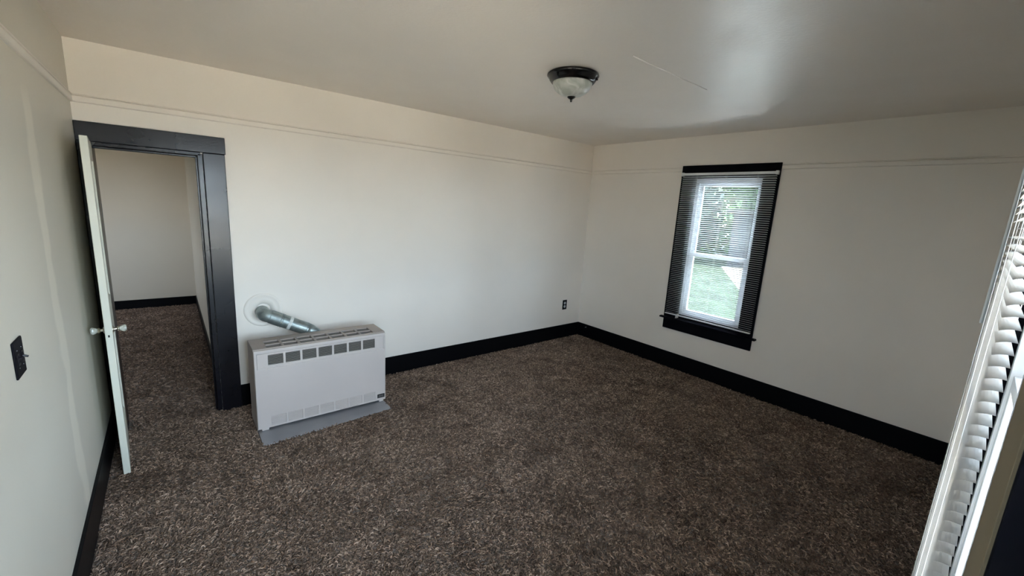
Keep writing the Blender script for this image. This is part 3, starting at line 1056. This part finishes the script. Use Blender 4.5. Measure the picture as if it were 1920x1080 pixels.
fl = pb('wall_flange', lathe(bmesh.new(), [(0.052, 0), (0.052, 0.005), (0.095, 0.005), (0.112, 0.0035), (0.118, 0.0065), (0.128, 0.0075), (0.138, 0.006), (0.142, 0.0)], 64,
        along((-3.975, 0, 0.822), (-3.975, -1, 0.822))), M['wall'], vp, VO, smooth=True)
fl['label'] = 'round flange painted over with the wall paint'

# ------------------------------------------------------------------ ceiling light
LX, LY = -2.432, -1.878
lt = tag(empty('ceiling_light', (LX, LY, RH)), 'flush ceiling light with dark bronze rim and frosted glass bowl', 'ceiling light')
obj('rim', lathe(bmesh.new(), [(0, 0), (0.158, 0), (0.166, -0.006), (0.168, -0.014), (0.162, -0.022), (0.156, -0.028), (0.150, -0.040), (0.142, -0.050), (0.136, -0.056), (0.126, -0.056), (0.120, -0.045), (0, -0.045)], 64), M['bronze'], lt, smooth=True)
obj('glass_bowl', lathe(bmesh.new(), [(0.118, -0.050), (0.128, -0.056), (0.127, -0.064), (0.122, -0.080), (0.110, -0.099), (0.092, -0.115), (0.068, -0.128), (0.040, -0.136), (0.018, -0.139), (0, -0.1395)], 64), M['lampglass'], lt, smooth=True)
obj('finial', lathe(bmesh.new(), [(0, -0.136), (0.026, -0.137), (0.027, -0.141), (0.020, -0.148), (0.010, -0.153), (0.007, -0.158), (0.0075, -0.163), (0.004, -0.170), (0, -0.172)], 32), M['bronze'], lt, smooth=True)
for k in range(3):
    a = 2 * PI * k / 3 - 0.95
    obj('rim_screw', lathe(bmesh.new(), [(0, 0), (0.006, 0), (0.007, 0.004), (0.004, 0.009), (0, 0.010)], 16,
        along((0.153 * math.cos(a), 0.153 * math.sin(a), -0.034), (math.cos(a), math.sin(a), -0.4))), M['bronze'], lt, smooth=True)

# ------------------------------------------------------------------ outlet, switch, cable jack
ol = tag(empty('power_outlet', (-0.323, 0, 0.484)), 'black outlet plate with two pale sockets on the back wall near the corner', 'outlet')
obj('cover_plate', B(((-0.041, -0.006, -0.068), (0.041, 0, 0.068))), M['black_base'], ol, bevel=0.003)
for z in (0.024, -0.024):
    s = obj('socket', lathe(bmesh.new(), [(0, 0.005), (0.0185, 0.005), (0.0185, 0.0075), (0.017, 0.0085), (0, 0.0085)], 28, along((0, 0, z), (0, -1, z))), M['outlet'], ol)
    s['label'] = 'pale round socket face'
    obj('socket_slot', B(((-0.0075, -0.0092, z + 0.001), (-0.0055, -0.008, z + 0.009)), ((0.0055, -0.0092, z + 0.001), (0.0075, -0.008, z + 0.009)), ((-0.002, -0.0092, z - 0.010), (0.002, -0.008, z - 0.006))), M['hole'], s)
sw = tag(empty('light_switch', (-RW, -1.908, 1.208)), 'black double switch plate on the left wall', 'light switch')
obj('cover_plate', B(((0, -0.053, -0.062), (0.006, 0.053, 0.062))), M['black_window'], sw, bevel=0.003)
for y in (-0.024, 0.024):
    obj('switch_frame', slab((y - 0.009, y + 0.009), (-0.020, 0.020), [(y - 0.005, y + 0.005, -0.012, 0.012)], 0.005, 0.0085, P_side), M['black'], sw)
    bm = bmesh.new()
    sweep(bm, [(0.004, y, 0), (0.020, y, -0.006 if y > 0 else 0.006)], [0.0045, 0.0035], 8)
    obj('toggle', bm, M['black'], sw)
    for z in (0.030, -0.030):
        obj('plate_screw', lathe(bmesh.new(), [(0, 0.0055), (0.003, 0.0055), (0.002, 0.0075), (0, 0.0078)], 12, along((0, y, z), (1, y, z))), M['black'], sw)
cj = tag(empty('cable_jack', (-T, -0.166, 0.158)), 'small silver cable connector on the black baseboard by the corner', 'cable jack')
obj('jack_plate', B(((-0.003, -0.012, -0.012), (0.001, 0.018, 0.012))), M['black_base'], cj, bevel=0.001)
obj('connector', lathe(bmesh.new(), [(0, 0), (0.008, 0), (0.008, 0.006), (0.0055, 0.007), (0.0055, 0.022), (0, 0.022)], 12, along((-0.002, 0, 0), (-1, 0, 0))), M['steel'], cj)

# ------------------------------------------------------------------ outside
GZ = -0.6
tag(obj('ground', B(((-40, -45, GZ - 0.3), (45, 40, GZ))), M['lawn']), 'green lawn outside the windows', kind='structure')
bm = bmesh.new()
pl = [(17.0, 5.68), (10.2, 1.88), (6.0, -1.2), (6.0, -8.0), (17.6, -8.0), (17.6, 5.68)]
vb = [bm.verts.new((x, y, GZ - 0.01)) for x, y in pl]
vt = [bm.verts.new((x, y, GZ + 0.02)) for x, y in pl]
bm.faces.new(vb)
bm.faces.new(vt)
for i in range(len(pl)):
    j = (i + 1) % len(pl)
    bm.faces.new((vb[i], vb[j], vt[j], vt[i]))
tag(obj('driveway', bm, M['concrete']), 'pale concrete driveway outside the window', kind='structure')

tag(obj('street', B(((-30, -28, GZ - 0.02), (8, -5.4, GZ + 0.015))), M['street']), 'unseen street in front, made bright and warm to bounce daylight indoors', kind='structure')  # out of view, its tone shaped to warm the ceiling and upper walls

tag(obj('bounce_slab', B(((0.3, -5.0, GZ - 0.02), (4.6, 6.0, GZ + 0.02))), M['bounce_pale']), 'unseen pale slab added beside the house to bounce light onto the ceiling', kind='structure')  # added out of view as a reflector for the ceiling highlight

gar = tag(empty('garage', (20.3, 1.0, GZ)), 'pale sided garage seen through the far window', 'garage')
bm = bmesh.new()
box(bm, (-2.7, -5.5, 0), (2.7, 4.7, 2.75))
obj('garage_wall', bm, M['siding'], gar)
bm = B(((-3.0, -5.8, 2.7), (3.0, 4.95, 2.86)))
obj('garage_roof', bm, M['roofing'], gar)
obj('garage_door', slab((-4.2, 0.4), (0.05, 2.2), [], -2.74, -2.7, P_side), M['siding'], gar, bevel=0.01)


def tree(x, y, h, r, name, label, mat, seed, n=2600, low=0.0):
    rnd = random.Random(seed)
    root = tag(empty(name, (x, y, GZ)), label, 'tree', 'trees beyond the lawn')
    bm = bmesh.new()
    sweep(bm, [(0, 0, 0), (0.05, 0.03, h * 0.4), (0, 0, h * 0.75)], [0.18, 0.13, 0.05], 10)
    obj('trunk', bm, M['bark'], root)
    bm = bmesh.new()
    for k in range(n):
        while True:
            p = Vector((rnd.uniform(-1, 1), rnd.uniform(-1, 1), rnd.uniform(-1, 1)))
            if 0.25 < p.length < 1:
                break
        lump = 0.82 + 0.18 * math.sin(5 * p.x + seed) * math.cos(4 * p.z + 2 * p.y)
        c = Vector((p.x * r * lump, p.y * r * lump, low + (h - low) * (0.5 + 0.5 * p.z * lump)))
        q = Vector((rnd.gauss(0, 1), rnd.gauss(0, 1), rnd.gauss(0, 1))).normalized()
        s = q.orthogonal().normalized()
        t_ = q.cross(s)
        ln, wd = rnd.uniform(0.18, 0.34), rnd.uniform(0.10, 0.17)
        bm.faces.new([bm.verts.new(c + s * ln), bm.verts.new(c + t_ * wd + q * 0.02), bm.verts.new(c - s * ln), bm.verts.new(c - t_ * wd + q * 0.02)])
    obj('foliage', bm, mat, root)
    return root


tree(29.2, 9.4, 8.6, 3.4, 'leafy_tree', 'bright green tree rising behind the garage roof', M['leaf'], 3, 4200, 0.5)
tree(30.5, 17.4, 8.4, 3.5, 'leafy_tree', 'green tree at the far left beyond the dark bushy tree', M['leaf'], 5, 4200, 0.3)
tree(18.2, 8.9, 5.2, 2.4, 'leafy_tree', 'dark bushy tree standing left of the garage', M['leaf_dark'], 8, 4200, 0.0)
tree(28.0, -6.0, 8.0, 3.4, 'leafy_tree', 'tall tree behind the right end of the garage', M['leaf'], 11, 2500, 0.5)

hd = tag(empty('hedge', (24.6, 11.0, GZ)), 'clipped green hedge running behind the dark bushy tree', 'hedge')
rnd = random.Random(21)
bm = bmesh.new()
for k in range(5200):
    c = Vector((rnd.uniform(-0.55, 0.55), rnd.uniform(-5.0, 5.0), rnd.uniform(0.0, 2.5) + 0.12 * math.sin(k)))
    q = Vector((rnd.gauss(0, 1), rnd.gauss(0, 1), rnd.gauss(0, 1))).normalized()
    s_ = q.orthogonal().normalized()
    t_ = q.cross(s_)
    ln, wd = rnd.uniform(0.12, 0.22), rnd.uniform(0.07, 0.12)
    bm.faces.new([bm.verts.new(c + s_ * ln), bm.verts.new(c + t_ * wd + q * 0.02), bm.verts.new(c - s_ * ln), bm.verts.new(c - t_ * wd + q * 0.02)])
obj('foliage', bm, M['leaf'], hd)
bm = bmesh.new()
for k in range(9):
    y = -4.6 + k * 1.15
    sweep(bm, [(0, y, 0), (0.03, y + 0.05, 1.1), (-0.03, y, 2.0)], [0.05, 0.035, 0.02], 6)
obj('stems', bm, M['bark'], hd)
